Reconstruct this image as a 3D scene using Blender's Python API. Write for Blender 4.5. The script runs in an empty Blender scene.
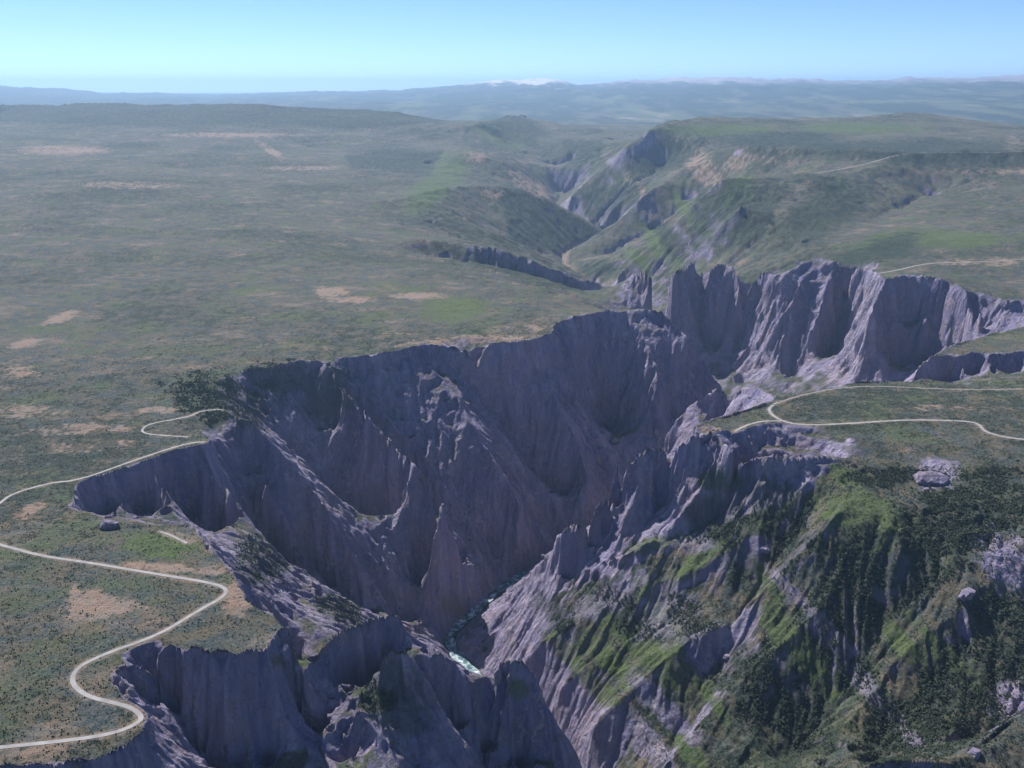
import bpy, math, random
import numpy as np

scene = bpy.context.scene
R = math.radians

# ------------------------------------------------------------------ camera
CAM_H = 900.0                      # metres above the canyon's south rim
FPX = 887.0                        # focal length in pixels at 1024 wide
PITCH = math.atan(296.0 / FPX)     # looking down at the canyon
cam_data = bpy.data.cameras.new("camera")
cam_data.sensor_width = 36.0
cam_data.lens = FPX / 1024.0 * 36.0
cam_data.clip_start = 10.0
cam_data.clip_end = 400000.0
cam = bpy.data.objects.new("camera", cam_data)
scene.collection.objects.link(cam)
cam.location = (0, 0, CAM_H)
cam.rotation_euler = (R(90) - PITCH, 0, 0)
scene.camera = cam

# ------------------------------------------------------------------ light
SUN_AZ = R(-33)                    # measured from +Y (view direction), negative = left
SUN_EL = R(48)
world = bpy.data.worlds.new("World")
scene.world = world
world.use_nodes = True
wn = world.node_tree.nodes
wl = world.node_tree.links
wn.clear()
sky = wn.new("ShaderNodeTexSky")
sky.sky_type = 'NISHITA'
sky.sun_disc = False
sky.sun_elevation = SUN_EL
sky.sun_rotation = SUN_AZ % (2 * math.pi)
sky.altitude = 3300
sky.air_density = 0.7
sky.dust_density = 0.0
sky.ozone_density = 6.0
bg = wn.new("ShaderNodeBackground")
bg.inputs[1].default_value = 0.056
out = wn.new("ShaderNodeOutputWorld")
wl.new(sky.outputs[0], bg.inputs[0])
wl.new(bg.outputs[0], out.inputs[0])

sun_d = bpy.data.lights.new("sun", 'SUN')
sun_d.energy = 2.75
sun_d.angle = R(0.53)
sun_d.color = (1.0, 0.97, 0.93)
sun = bpy.data.objects.new("sun", sun_d)
scene.collection.objects.link(sun)
from mathutils import Vector
to_sun = Vector((math.sin(SUN_AZ) * math.cos(SUN_EL), math.cos(SUN_AZ) * math.cos(SUN_EL), math.sin(SUN_EL)))
sun.rotation_euler = to_sun.to_track_quat('Z', 'Y').to_euler()

vs = scene.view_settings
vs.view_transform = 'Standard'
vs.look = 'None'
vs.gamma = 1.0
vs.exposure = 1.5
vs.use_curve_mapping = False

# ------------------------------------------------------------------ noise
_rng = np.random.RandomState(7)
_PERM = _rng.permutation(4096).astype(np.int32)
_ANG = _rng.rand(4096) * 2 * math.pi
_GX = np.cos(_ANG).astype(np.float32)
_GY = np.sin(_ANG).astype(np.float32)


def _hash(i, j):
    return _PERM[(_PERM[i & 4095] + j) & 4095]


def gnoise(x, y):
    """2-D gradient noise, about -0.7..0.7."""
    xi = np.floor(x); yi = np.floor(y)
    fx = (x - xi).astype(np.float32); fy = (y - yi).astype(np.float32)
    xi = xi.astype(np.int32); yi = yi.astype(np.int32)
    u = fx * fx * fx * (fx * (fx * 6 - 15) + 10)
    v = fy * fy * fy * (fy * (fy * 6 - 15) + 10)
    h = _hash(xi, yi); a = _GX[h] * fx + _GY[h] * fy
    h = _hash(xi + 1, yi); b = _GX[h] * (fx - 1) + _GY[h] * fy
    h = _hash(xi, yi + 1); c = _GX[h] * fx + _GY[h] * (fy - 1)
    h = _hash(xi + 1, yi + 1); d = _GX[h] * (fx - 1) + _GY[h] * (fy - 1)
    a = a + u * (b - a); c = c + u * (d - c)
    return a + v * (c - a)


def fbm(x, y, size, octaves=4, gain=0.5, ridged=False, seed=0.0):
    s = np.zeros(np.shape(x), np.float32); amp = 1.0; f = 1.0 / size; tot = 0
    for k in range(octaves):
        n = gnoise(x * f + 17.3 * k + seed, y * f - 9.1 * k + seed * 1.7)
        if ridged:
            n = 0.6 - np.abs(n) * 2
        s += amp * n
        tot += amp; amp *= gain; f *= 2.03
    return s / tot


def sstep(a, b, x):
    t = np.clip((x - a) / (b - a), 0, 1)
    return t * t * (3 - 2 * t)


# ------------------------------------------------------------------ survey
def ground_at(x, y, z):
    """Map position of a surveyed sighting (image direction x, y) on the level z."""
    u = (x - 512.0) / FPX; v = (384.0 - y) / FPX
    dy = math.cos(PITCH) + v * math.sin(PITCH)
    dz = -math.sin(PITCH) + v * math.cos(PITCH)
    t = (z - CAM_H) / dz
    return (u * t, dy * t, z)


#SURVEY_BEGIN
ROAD_NORTH = [(-60,752,-75),(0,748,-75),(60,742,-75),(105,736,-76),(132,727,-76),(143,717,-76),(135,709,-77),(112,703,-77),(88,697,-76),(74,687,-76),(72,677,-76),(80,666,-76),(105,655,-76),(160,635,-78),(200,610,-80),(222,598,-80),(228,590,-80),(215,583,-80),(150,573,-79),(90,563,-78),(40,556,-77),(0,545,-76),(-60,530,-74)]
ROAD_UPPER = [(-20,520,-78),(0,504,-78),(12,494,-78),(50,483,-80),(80,480,-80),(130,462,-82),(165,450,-84),(190,443,-85),(205,442,-86)]
ROAD_TIP = [(188,437,-86),(165,436,-85),(145,434,-84),(141,430,-83),(150,424,-83),(180,419,-84),(192,416,-84),(200,411,-84),(225,409,-86)]
ROAD_SOUTH = [(775,404,-6),(768,409,-6),(772,415,-6),(782,421,-6),(800,425,-6),(850,423,-6),(900,420,-6),(940,420,-5),(970,421,-4),(980,424,-3),(984,431,-3),(1005,437,-2),(1040,440,-1),(1100,446,0)]
ROAD_SOUTH_SPUR = [(782,421,-6),(765,422,-6),(748,425,-6),(735,430,-6)]
ROAD_RIM = [(775,404,-6),(800,396,-6),(840,388,-6),(880,386,-6),(940,389,-5),(985,390,-4),(1024,389,-3),(1080,388,-2)]
ROAD_FAR = [(878,270,-12),(900,267,-8),(925,263,-6),(960,262,-2),(990,261,0),(1040,256,10)]
ROAD_CREST = [(770,178,212),(820,174,228),(870,169,246),(900,166,255),(960,166,258),(1040,165,262)]
PATH_VIEW = [(160,531,-84),(170,534,-84),(180,539,-84),(187,543,-86)]
RIVER_PLAN = [(180,700,-690),(200,1200,-700),(205,1500,-708),(190,1700,-720),(105,1890,-745),(0,2070,-775),(-90,2260,-798)] + [ground_at(443,642,-800),ground_at(465,619,-799),ground_at(482,605,-798),ground_at(500,590,-797)] + [(30,2860,-795),(160,2950,-793),(420,3080,-788),(700,3260,-782),(920,3470,-776),(1060,3740,-768),(1130,4050,-758),(1000,4500,-742),(900,4950,-725),(850,5500,-700),(800,6300,-660),(700,7000,-610),(480,7500,-545),(450,7900,-540),(560,8300,-530),(760,8550,-520),(960,8720,-510),(1000,9000,-500),(850,9320,-485),(650,9550,-470),(520,9900,-455),(500,10300,-440),(540,10800,-400),(620,11300,-370)]
C = []
DEEP = 1.0                         # how much deeper than first surveyed the gorge runs below its rims
def lv(z): return z if z > -80 else -80 + (z + 80) * DEEP
def px(*p): C.append([ground_at(q[0], q[1], lv(q[2])) for q in p])
def pl(*p): C.append(list(p))
for r_ in (ROAD_NORTH, ROAD_UPPER, ROAD_TIP, ROAD_SOUTH, ROAD_SOUTH_SPUR, ROAD_RIM): px(*r_)
pl(*RIVER_PLAN)
# cliff faces: foot of each drop, a given distance out from its rim
def drop(*p):
    res = []
    for x, yt, zt, yb, inset in p:
        Yr = ground_at(x, yt, zt)[1] - inset
        dep = PITCH - math.atan((384.0 - yb) / FPX)
        z = CAM_H - Yr * math.tan(dep)
        res.append(ground_at(x, yb, z))
    C.append(res)
# --- north rim plateau, near
px((-150,600,-66),(0,600,-70),(100,600,-76))
px((20,722,-74),(100,718,-77),(125,712,-77)); px((60,700,-75),(100,708,-77))
px((-150,690,-66),(0,690,-72),(50,700,-74))
px((-150,768,-66),(0,768,-74),(60,768,-77))
px((-100,450,-66),(0,450,-70),(100,440,-78)); px((-100,420,-60),(0,415,-62),(80,420,-74))
px((-150,370,-45),(0,370,-50),(100,380,-62),(160,372,-66)); px((200,355,-62),(300,340,-58),(430,330,-55),(540,318,-48))
px((-150,320,-25),(0,320,-35),(150,320,-50),(300,310,-50),(450,310,-46),(540,304,-45))
px((-150,265,5),(0,265,0),(150,268,-15),(300,272,-28))
px((390,272,-14),(450,275,-18),(500,280,-28),(560,292,-42),(600,303,-50))
px((-150,228,60),(0,228,55),(200,226,30),(340,232,-10))
px((-150,190,150),(0,190,145),(180,186,125),(280,190,80))
px((-150,152,310),(0,152,260),(180,152,220),(270,150,190))
px((-150,128,400),(0,128,400),(200,127,400),(300,128,380))
px((-150,103,655),(0,104,650),(60,103,655),(240,104,650),(265,106,630),(360,109,570),(395,113,520))
DEEP = 1.35
# --- north rim edge and walls
px((60,768,-80),(98,762,-80),(128,748,-80),(148,732,-80),(140,715,-81))
px((140,715,-81),(118,692,-81),(128,672,-81),(150,662,-81),(168,646,-82),(182,655,-82),(196,650,-82),(208,658,-82),(222,652,-83),(236,659,-83),(250,651,-84),(262,656,-84),(274,642,-85))
drop((126,674,-81,690,8),(148,663,-81,700,12),(166,649,-82,695,18))
px((160,702,-135),(175,716,-145),(190,738,-170),(200,768,-240))
drop((105,760,-80,800,15),(130,747,-80,790,20),(150,733,-81,768,18))
px((286,668,-300),(286,700,-330),(284,740,-370),(282,768,-380))
px((272,642,-85),(285,630,-88),(300,640,-100),(300,662,-140))
px((190,525,-84),(202,538,-84),(215,552,-84),(240,580,-84),(250,598,-84),(275,615,-88),(290,630,-90))
px((60,531,-80),(100,530,-82),(150,527,-84),(190,525,-84))
px((-60,540,-78),(0,533,-79),(60,531,-80))
px((212,545,-260),(232,562,-360),(268,595,-470),(300,612,-520),(330,618,-535))
# cove wall
px((0,515,-80),(30,520,-82),(65,510,-82),(80,497,-84),(78,486,-84),(110,476,-84),(150,462,-85),(185,450,-86),(205,446,-87),(214,441,-88))
px((90,524,-150),(110,526,-185),(150,530,-230),(195,535,-280))
# promontory and wall B
DEEP = 1.5
px((214,441,-88),(205,434,-88),(170,434,-90))
px((225,415,-86),(245,420,-88),(255,425,-92),(290,460,-160),(330,515,-260),(360,560,-370),(388,605,-470),(412,632,-545))
drop((214,441,-88,465,30),(235,430,-90,470,30),(255,426,-92,475,25)); px((262,480,-180),(300,545,-313),(340,600,-434),(370,618,-477))
px((215,470,-141),(250,530,-261),(300,590,-387))
px((260,410,-140),(300,450,-240),(350,510,-380),(400,570,-510))
# wall A
px((165,388,-72),(200,378,-72),(250,372,-70),(290,364,-70),(306,360,-68),(322,362,-72))
px((180,410,-85),(225,405,-90))
px((325,366,-76),(345,385,-100),(375,420,-161),(400,450,-203),(420,468,-225),(443,497,-267))
px((443,497,-267),(432,540,-343),(420,585,-456)); px((443,497,-267),(462,540,-370),(482,575,-517))
px((420,592,-480),(440,605,-545),(460,598,-556))
px((300,400,-150),(340,440,-250),(380,500,-390),(420,560,-500))
px((322,356,-64),(340,358,-62),(370,356,-60),(400,350,-58),(428,344,-56),(440,346,-58),(470,345,-56),(500,344,-54),(530,340,-52),(552,334,-50),(560,322,-48),(572,318,-44),(600,312,-42),(640,309,-40),(662,311,-42))
px((352,376,-107),(385,416,-195),(412,452,-267),(445,485,-338),(500,560,-520))
px((432,347,-62),(445,375,-132),(461,405,-183),(475,430,-225),(500,470,-311),(525,511,-397),(535,545,-473))
px((455,360,-109),(485,390,-187),(520,440,-320),(555,495,-449),(570,520,-518))
px((545,338,-56),(545,375,-160),(560,410,-228),(580,450,-312),(590,485,-385))
px((600,340,-130),(615,390,-270),(606,430,-390),(600,465,-470))
px((662,311,-42),(690,340,-120),(712,370,-200),(730,395,-280),(745,420,-370))
px((640,330,-100),(660,380,-215),(675,420,-340))
DEEP = 1.0
px((152,467,-90),(165,488,-130),(182,512,-190)); px((202,448,-90),(235,500,-217),(275,550,-310),(310,595,-399))
drop((80,492,-84,512,40),(105,478,-84,524,90),(125,471,-85,500,40),(145,464,-85,528,100),(175,453,-86,500,70))
drop((160,650,-82,715,25),(176,652,-82,735,30)); drop((196,654,-82,768,95),(212,655,-83,768,60),(226,656,-83,768,100),(240,655,-83,768,60),(256,653,-84,768,95),(272,645,-85,768,60))
drop((352,627,-174,718,40),(370,620,-171,690,30),(386,616,-170,655,20))
px((295,664,-200),(306,672,-205),(316,690,-240),(330,715,-290))
drop((296,666,-200,768,45),(306,672,-205,745,30),(316,690,-240,768,40))
drop((507,672,-283,768,60),(520,657,-260,768,45),(533,664,-270,768,70),(546,697,-335,768,45))
drop((440,656,-238,700,25),(460,668,-256,735,35))
# --- foreground fins on the north side
px((318,660,-205),(330,640,-185),(350,628,-172),(380,617,-170),(398,615,-172),(406,628,-190))
px((378,664,-178),(392,652,-170),(408,652,-174),(424,672,-215),(440,700,-275),(460,740,-350),(474,768,-400))
px((352,716,-262),(372,730,-280),(400,745,-310),(420,768,-350))
px((340,740,-300),(350,768,-350))
px((425,658,-240),(440,654,-236),(456,664,-250),(474,695,-310),(480,720,-360))
px((498,662,-268),(494,700,-350),(489,735,-430),(486,768,-505)); px((496,660,-268),(503,656,-262),(514,659,-262))
px((506,672,-275),(514,660,-262),(524,656,-258),(534,664,-272),(546,697,-348),(566,735,-442),(586,768,-532))
px((515,700,-345),(512,768,-480)); px((530,700,-345),(545,768,-500))
px((480,740,-430),(486,768,-450))
# --- south side: Point, fin and cliffs
px((735,430,-6),(715,432,-7),(692,438,-12),(676,441,-30),(668,447,-55),(640,452,-70),(628,456,-85),(616,463,-120),(607,490,-190),(590,500,-215),(578,518,-270),(560,530,-320),(550,550,-410),(530,572,-520),(512,590,-640),(497,604,-760))
px((692,440,-30),(720,446,-22),(742,452,-12),(790,456,-10),(825,458,-14),(850,462,-20))
px((565,578,-460),(605,562,-350),(640,548,-285),(690,530,-235),(740,508,-185),(790,488,-130),(822,472,-85))
px((655,452,-62),(630,500,-200),(600,540,-330),(575,572,-460)); px((720,446,-24),(700,490,-130),(665,535,-250)); px((640,470,-140),(612,520,-290),(590,560,-420)); px((690,446,-50),(672,490,-190),(640,530,-270))
px((690,425,-10),(740,413,-8),(765,405,-7))
px((780,401,-12),(755,388,-50),(738,386,-70),(710,390,-110),(688,405,-170),(665,430,-250))
pl((720,2900,-330),(900,2930,-450),(1150,2960,-400)); pl((1330,3520,-420),(1650,3620,-420),(2000,3750,-330)); pl((1250,3950,-690),(1600,4020,-600),(1950,4050,-470))
px((840,384,-10),(900,380,-12),(985,386,-8),(1040,384,-4))
px((850,440,-8),(950,445,-12),(1040,470,-20)); px((870,405,-5),(1000,405,-3))
# --- south slope: ridges and gullies
DEEP = 1.08
px((850,490,-50),(838,508,-66),(826,523,-82),(780,570,-190),(734,611,-285),(683,645,-365),(640,680,-440),(590,722,-525))
px((800,515,-130),(772,572,-236),(735,630,-345),(712,670,-410),(690,720,-482),(674,756,-530))
px((850,545,-120),(824,602,-205),(780,645,-285),(725,692,-385),(683,739,-465),(660,768,-505))
px((890,500,-56),(890,525,-76),(905,548,-100)); px((960,500,-52),(1040,505,-50))
px((940,580,-150),(896,624,-228),(845,692,-338),(802,739,-420),(780,768,-466))
px((1060,515,-50),(1016,551,-90),(965,598,-160),(896,662,-265),(840,730,-365),(819,768,-420))
px((1060,570,-110),(1000,625,-200),(956,665,-260),(900,725,-345),(868,768,-400))
px((1070,660,-210),(1010,720,-300),(965,768,-370))
px((850,775,-190),(866,764,-170),(900,757,-160),(950,762,-165),(985,740,-190),(1030,700,-205))
px((760,530,-160),(700,565,-260),(640,590,-350),(580,620,-440),(520,650,-535))
px((690,590,-320),(630,640,-430),(560,680,-535))
DEEP = 1.5
# --- upstream: cliffs on the south side beyond the Point
px((622,292,-250),(635,272,-130),(655,265,-90),(675,270,-95),(692,261,-78),(708,268,-90),(724,262,-80),(745,276,-105),(760,270,-88),(775,279,-100),(787,273,-76),(800,266,-40),(820,258,-8),(850,265,-14),(870,272,-30),(885,281,-34),(905,276,-24),(940,281,-26),(968,292,-34),(985,305,-45))
px((820,258,-8),(800,285,-110),(780,320,-230),(755,352,-360),(740,385,-470))
px((835,268,-40),(822,310,-180),(800,350,-320),(790,385,-440))
px((885,281,-34),(870,310,-120),(862,345,-250),(845,385,-390))
px((770,282,-150),(745,330,-330),(722,375,-460))
px((850,285,-120),(842,330,-280),(820,385,-450))
px((650,275,-120),(640,300,-230)); px((700,275,-130),(700,320,-300),(712,350,-400))
px((928,360,-40),(945,348,-16),(985,335,-6),(1040,322,4)); px((912,368,-60),(928,361,-40),(942,357,-28),(955,353,-22),(964,357,-21),(975,352,-20),(986,358,-18),(996,352,-17),(1008,354,-16),(1016,351,-12),(1040,350,-10))
px((905,388,-118),(960,386,-116),(1012,376,-90))
DEEP = 1.25
px((870,262,-10),(930,263,-6),(1030,258,6)); px((1000,300,-20),(1040,300,0)); drop((886,282,-34,325,30),(898,278,-28,322,110),(912,277,-24,328,35),(924,279,-25,320,120),(938,281,-26,328,40),(952,287,-30,326,110),(966,291,-33,332,40),(983,303,-44,335,60)); drop((885,282,-34,375,130),(915,278,-25,372,160),(945,283,-27,360,130),(975,297,-38,355,110))
px((930,240,20),(1030,230,40)); px((800,245,-60),(860,225,10),(930,195,70))
px((1100,168,260),(1024,168,260),(900,168,255),(820,175,236),(760,177,241),(720,178,241),(681,215,-33),(650,246,-223),(625,267,-333),(612,277,-380))
px((742,205,110),(715,235,-90),(685,262,-250),(660,280,-350))
px((725,200,40),(700,226,-135),(672,254,-300),(648,274,-400)); px((705,185,40),(690,200,-87),(650,230,-277),(600,256,-426))
px((660,123,515),(648,131,446),(640,138,368),(625,147,282),(610,158,148),(598,170,29),(585,182,-86),(569,195,-179))
px((760,148,370),(712,152,291),(681,171,131),(644,193,-25),(619,221,-230),(600,233,-305),(575,248,-387),(556,259,-430))
px((660,165,91),(630,192,-118),(600,222,-342))
px((660,123,515),(720,117,553),(800,118,528),(860,117,538),(910,113,566),(960,120,490),(1024,128,424),(1100,132,400))
px((740,148,360),(800,150,370),(900,152,375),(1024,150,385),(1100,150,390)); px((830,166,200),(900,163,205),(1024,163,215))
DEEP = 1.0
# --- upstream: north side
px((405,241,-50),(450,243,-60),(500,255,-110),(550,270,-200),(600,288,-340),(625,300,-450))
px((420,255,-120),(470,265,-170),(540,280,-260),(600,300,-400))
DEEP = 1.25
px((310,150,150),(360,150,165),(400,146,180),(440,142,210),(460,147,200),(475,152,150),(487,159,90),(509,165,20),(537,184,-187),(560,203,-300))
px((345,164,100),(395,162,90),(432,163,60))
px((460,147,200),(440,170,30),(420,195,-20))
px((380,200,20),(450,188,20),(490,187,0),(519,190,-42),(550,199,-123),(575,215,-248),(597,228,-349)); px((553,255,-405),(520,250,-300))
px((430,222,-90),(490,235,-220),(545,258,-420))
px((420,122,420),(470,125,400),(520,115,460),(545,121,380),(575,135,230),(600,137,230),(612,147,80))
px((500,140,180),(540,160,0),(560,172,-140)); px((520,115,460),(555,140,190),(575,158,30))
pl(*[(X_, 15700, 190) for X_ in (-900, 0, 900, 1800, 2400)])
for r_, z_ in ((17800, 190), (21500, 80)): pl(*[(r_ * math.sin(a_), r_ * math.cos(a_), z_) for a_ in np.linspace(-0.75, 0.75, 16)])
#SURVEY_END

# ------------------------------------------------------------------ terrain relief on a log-polar map
QUAL = 1.0
DA = 0.0016 / QUAL
TH0, TH1 = -0.88, 0.88
RA, RB = 500.0, 22000.0
NT = int((TH1 - TH0) / DA) // 32 * 32
NR = (int(math.log(RB / RA) / DA) // 32 + 1) * 32
th = TH0 + DA * np.arange(NT)
lr = math.log(RA) + DA * np.arange(NR)
rr = np.exp(lr)


def to_grid(X, Y):
    return (np.arctan2(X, Y) - TH0) / DA, (np.log(np.hypot(X, Y)) - lr[0]) / DA


def densify(poly, step):
    P = np.array(poly, float)
    g = np.stack(to_grid(P[:, 0], P[:, 1]), 1)
    res = [P[:1]]
    for a in range(len(P) - 1):
        n = max(2, int(np.hypot(*(g[a + 1] - g[a])) / step) + 1)
        t = np.linspace(0, 1, n)[1:, None]
        res.append(P[a] * (1 - t) + P[a + 1] * t)
    return np.concatenate(res)


PTS = np.concatenate([densify(c, 0.5) for c in C])
gi, gj = to_grid(PTS[:, 0], PTS[:, 1])


def solve():
    h = None
    for lev in (5, 4, 3, 2, 1, 0):
        s = 2 ** lev
        nt, nr = NT // s, NR // s
        i = np.round(gi / s).astype(int); j = np.round(gj / s).astype(int)
        ok = (i >= 0) & (i < nt) & (j >= 0) & (j < nr)
        k = j[ok] * nt + i[ok]
        cnt = np.bincount(k, minlength=nt * nr)
        val = np.bincount(k, PTS[ok, 2], minlength=nt * nr)
        m = (cnt > 0).reshape(nr, nt)
        v = (val / np.maximum(cnt, 1)).reshape(nr, nt).astype(np.float32)
        if h is None:
            h = np.full((nr, nt), -60, np.float32)
            its = 1500
        else:
            h = np.repeat(np.repeat(h, 2, 0), 2, 1)[:nr, :nt]
            its = {4: 400, 3: 200, 2: 100, 1: 50, 0: 24}[lev]
        h[m] = v[m]
        for _ in range(its):
            p = np.pad(h, 1, mode='edge')
            h = 0.25 * (p[:-2, 1:-1] + p[2:, 1:-1] + p[1:-1, :-2] + p[1:-1, 2:])
            h[m] = v[m]
    return h


def blur(a, n=1):
    for _ in range(n):
        p = np.pad(a, 1, mode='edge')
        a = (p[:-2, 1:-1] + p[2:, 1:-1] + p[1:-1, :-2] + p[1:-1, 2:] + 2 * p[1:-1, 1:-1]) / 6
    return a


def grads(h):
    """slope components in metres per metre along theta and along r."""
    gt = np.zeros_like(h); gr = np.zeros_like(h)
    gt[:, 1:-1] = (h[:, 2:] - h[:, :-2]) * 0.5
    gr[1:-1] = (h[2:] - h[:-2]) * 0.5
    cell = (rr * DA)[:, None].astype(np.float32)
    return gt / cell, gr / cell


H0 = solve()
H0 = blur(H0, 2)
TH, RR = np.meshgrid(th, rr)
H0 = H0 + (blur(H0, 5) - H0) * sstep(6200, 7600, RR).astype(np.float32)
_k = (np.abs(gi) < 1e7) & (gi >= 0) & (gj >= 0) & (gi < NT - 1) & (gj < NR - 1)
KEEP = np.bincount((np.round(gj[_k]).astype(int) * NT + np.round(gi[_k]).astype(int)), minlength=NR * NT).reshape(NR, NT)
KEEP = np.clip(blur((KEEP > 0).astype(np.float32), 10) * 5.0, 0, 1) * (RR < 5200)
LOOSE = (1 - 0.85 * KEEP).astype(np.float32)
GX0 = (RR * np.sin(TH)).astype(np.float32)
GY0 = (RR * np.cos(TH)).astype(np.float32)


def sample(a, i, j):
    i = np.clip(i, 0, NT - 1.001); j = np.clip(j, 0, NR - 1.001)
    i0 = i.astype(np.int32); j0 = j.astype(np.int32)
    fi = (i - i0).astype(np.float32); fj = (j - j0).astype(np.float32)
    f = a.ravel(); k = j0 * NT + i0
    return (f[k] * (1 - fi) + f[k + 1] * fi) * (1 - fj) + (f[k + NT] * (1 - fi) + f[k + NT + 1] * fi) * fj


h = H0.copy()


def view_xy(hh):
    dp = GY0 * math.cos(PITCH) - (hh - CAM_H) * math.sin(PITCH)
    return 512 + FPX * GX0 / dp, 384 - FPX * (GY0 * math.sin(PITCH) + (hh - CAM_H) * math.cos(PITCH)) / dp


def inside(poly, X, Y):
    res = np.zeros(X.shape, bool)
    for a in range(len(poly)):
        x1, y1 = poly[a]; x2, y2 = poly[a - 1]
        res ^= ((y1 > Y) != (y2 > Y)) & (X < (x2 - x1) * (Y - y1) / (y2 - y1 + 1e-9) + x1)
    return res


PX, PY = view_xy(H0)
SOUTH = blur(inside([(835, 465), (1400, 480), (1400, 1200), (600, 1200), (540, 790), (520, 700), (490, 640), (515, 612), (600, 572), (690, 540), (790, 495)], PX, PY).astype(np.float32), 10) * (RR < 3200)
h = h + (blur(h, 60) - h) * 0.55 * SOUTH
hb = blur(h, 2)
gt, gr = grads(hb)
S0 = np.sqrt(gt * gt + gr * gr)
steep = sstep(0.3, 0.9, S0)
# broad relief: knolls on the plateau, buttresses on the walls
cell = (rr * DA)[:, None]
far_k = np.clip(RR / 3500.0, 0.7, 3.0).astype(np.float32)
h += fbm(GX0, GY0, 420, 4, 0.5) * (15 + 22 * sstep(2800, 7000, RR)) * (1 - steep) * (0.3 + 0.7 * LOOSE)
h += fbm(GX0, GY0, 1200, 4, 0.5, seed=44) * 38 * sstep(3200, 5000, RR) * (1 - steep) * (0.3 + 0.7 * LOOSE)
h += fbm(GX0, GY0, 2100, 3, 0.5, seed=4) * 60 * sstep(5000, 11000, RR) * (1 - steep)
wx = fbm(GX0, GY0, 160, 2, seed=9) * 60
wy = fbm(GX0, GY0, 160, 2, seed=21) * 60
h += (fbm(GX0 + wx, GY0 + wy, 190, 4, 0.55, ridged=True, seed=3) - 0.35) * 34 * (1 - 0.6 * SOUTH) * LOOSE * (1 - 0.5 * sstep(5000, 6500, RR)) * steep * sstep(-815, -700, h)
mid = sstep(0.08, 0.35, S0) * (1 - steep)
h += fbm(GX0 + wx, GY0 + wy, 170, 4, 0.5, ridged=True, seed=5) * 26 * mid * sstep(-815, -700, h)
lo = sstep(3800, 6500, RR)
h += fbm(GX0 + wx * 3, GY0 + wy * 3, 700, 4, 0.5, ridged=True, seed=6) * 45 * lo * sstep(0.05, 0.3, S0)
h = np.maximum(h, -810)

# ---- gullies: follow water down the slopes and let it cut
rng = np.random.RandomState(3)


def drainage(hh, n, steps):
    g1, g2 = grads(blur(hh, 1))
    m = np.sqrt(g1 * g1 + g2 * g2) + 1e-6
    d1 = (-g1 / m); d2 = (-g2 / m)
    i = rng.rand(n) * (NT - 2) + 0.5; j = rng.rand(n) * (NR - 2) + 0.5
    vi = np.zeros(n, np.float32); vj = np.zeros(n, np.float32)
    acc = np.zeros(NT * NR, np.float32)
    for s in range(steps):
        k = np.clip(j.astype(np.int32), 0, NR - 1) * NT + np.clip(i.astype(np.int32), 0, NT - 1)
        acc += np.bincount(k, minlength=NT * NR).astype(np.float32)
        vi = 0.45 * vi + d1.ravel()[k]; vj = 0.45 * vj + d2.ravel()[k]
        q = np.sqrt(vi * vi + vj * vj) + 1e-6
        i = np.clip(i + vi / q, 0, NT - 1); j = np.clip(j + vj / q, 0, NR - 1)
    return acc.reshape(NR, NT)


DRAIN = None
for it in range(5):
    acc = drainage(h, 260000, 110)
    gt, gr = grads(blur(h, 2))
    S = np.sqrt(gt * gt + gr * gr)
    cut = np.sqrt(np.minimum(blur(acc, 1), 400)) * np.clip(S, 0, 1.4) * 0.55 * cell.astype(np.float32) / 4.0
    cut *= sstep(0.12, 0.4, S) * (1 - 0.5 * SOUTH) * (0.35 + 0.65 * LOOSE)
    h = h - np.minimum(blur(cut, 1), 9 * cell / 4.0)
    h = np.maximum(h, -808)
    DRAIN = acc if DRAIN is None else DRAIN + acc
h = h.astype(np.float32)

# ---- fluting: streaks that run down the fall line of the walls
gt, gr = grads(blur(h, 3))
m = np.sqrt(gt * gt + gr * gr) + 1e-5
d1 = (gt / m).astype(np.float32); d2 = (gr / m).astype(np.float32)
S = m


def streaks(base, half):
    II, JJ = np.meshgrid(np.arange(NT, dtype=np.float32), np.arange(NR, dtype=np.float32))
    s = base.copy(); f = base.ravel()
    for sg in (1, -1):
        i = II.ravel().copy(); j = JJ.ravel().copy()
        for q in range(half):
            k = np.clip(j + 0.5, 0, NR - 1).astype(np.int32) * NT + np.clip(i + 0.5, 0, NT - 1).astype(np.int32)
            i += sg * d1.ravel()[k]; j += sg * d2.ravel()[k]
            k = np.clip(j + 0.5, 0, NR - 1).astype(np.int32) * NT + np.clip(i + 0.5, 0, NT - 1).astype(np.int32)
            s += f[k].reshape(s.shape)
    return s / (2 * half + 1)


wn1 = blur(rng.randn(NR, NT).astype(np.float32), 1)
wn2 = blur(rng.randn(NR, NT).astype(np.float32), 14); wn2 /= wn2.std()
st1 = streaks(wn1, 12); st1 /= st1.std()
st2 = streaks(wn2, 24); st2 /= st2.std()
rock_slope = sstep(0.6, 1.1, S)
sc = (cell / 4.0).astype(np.float32)


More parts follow.
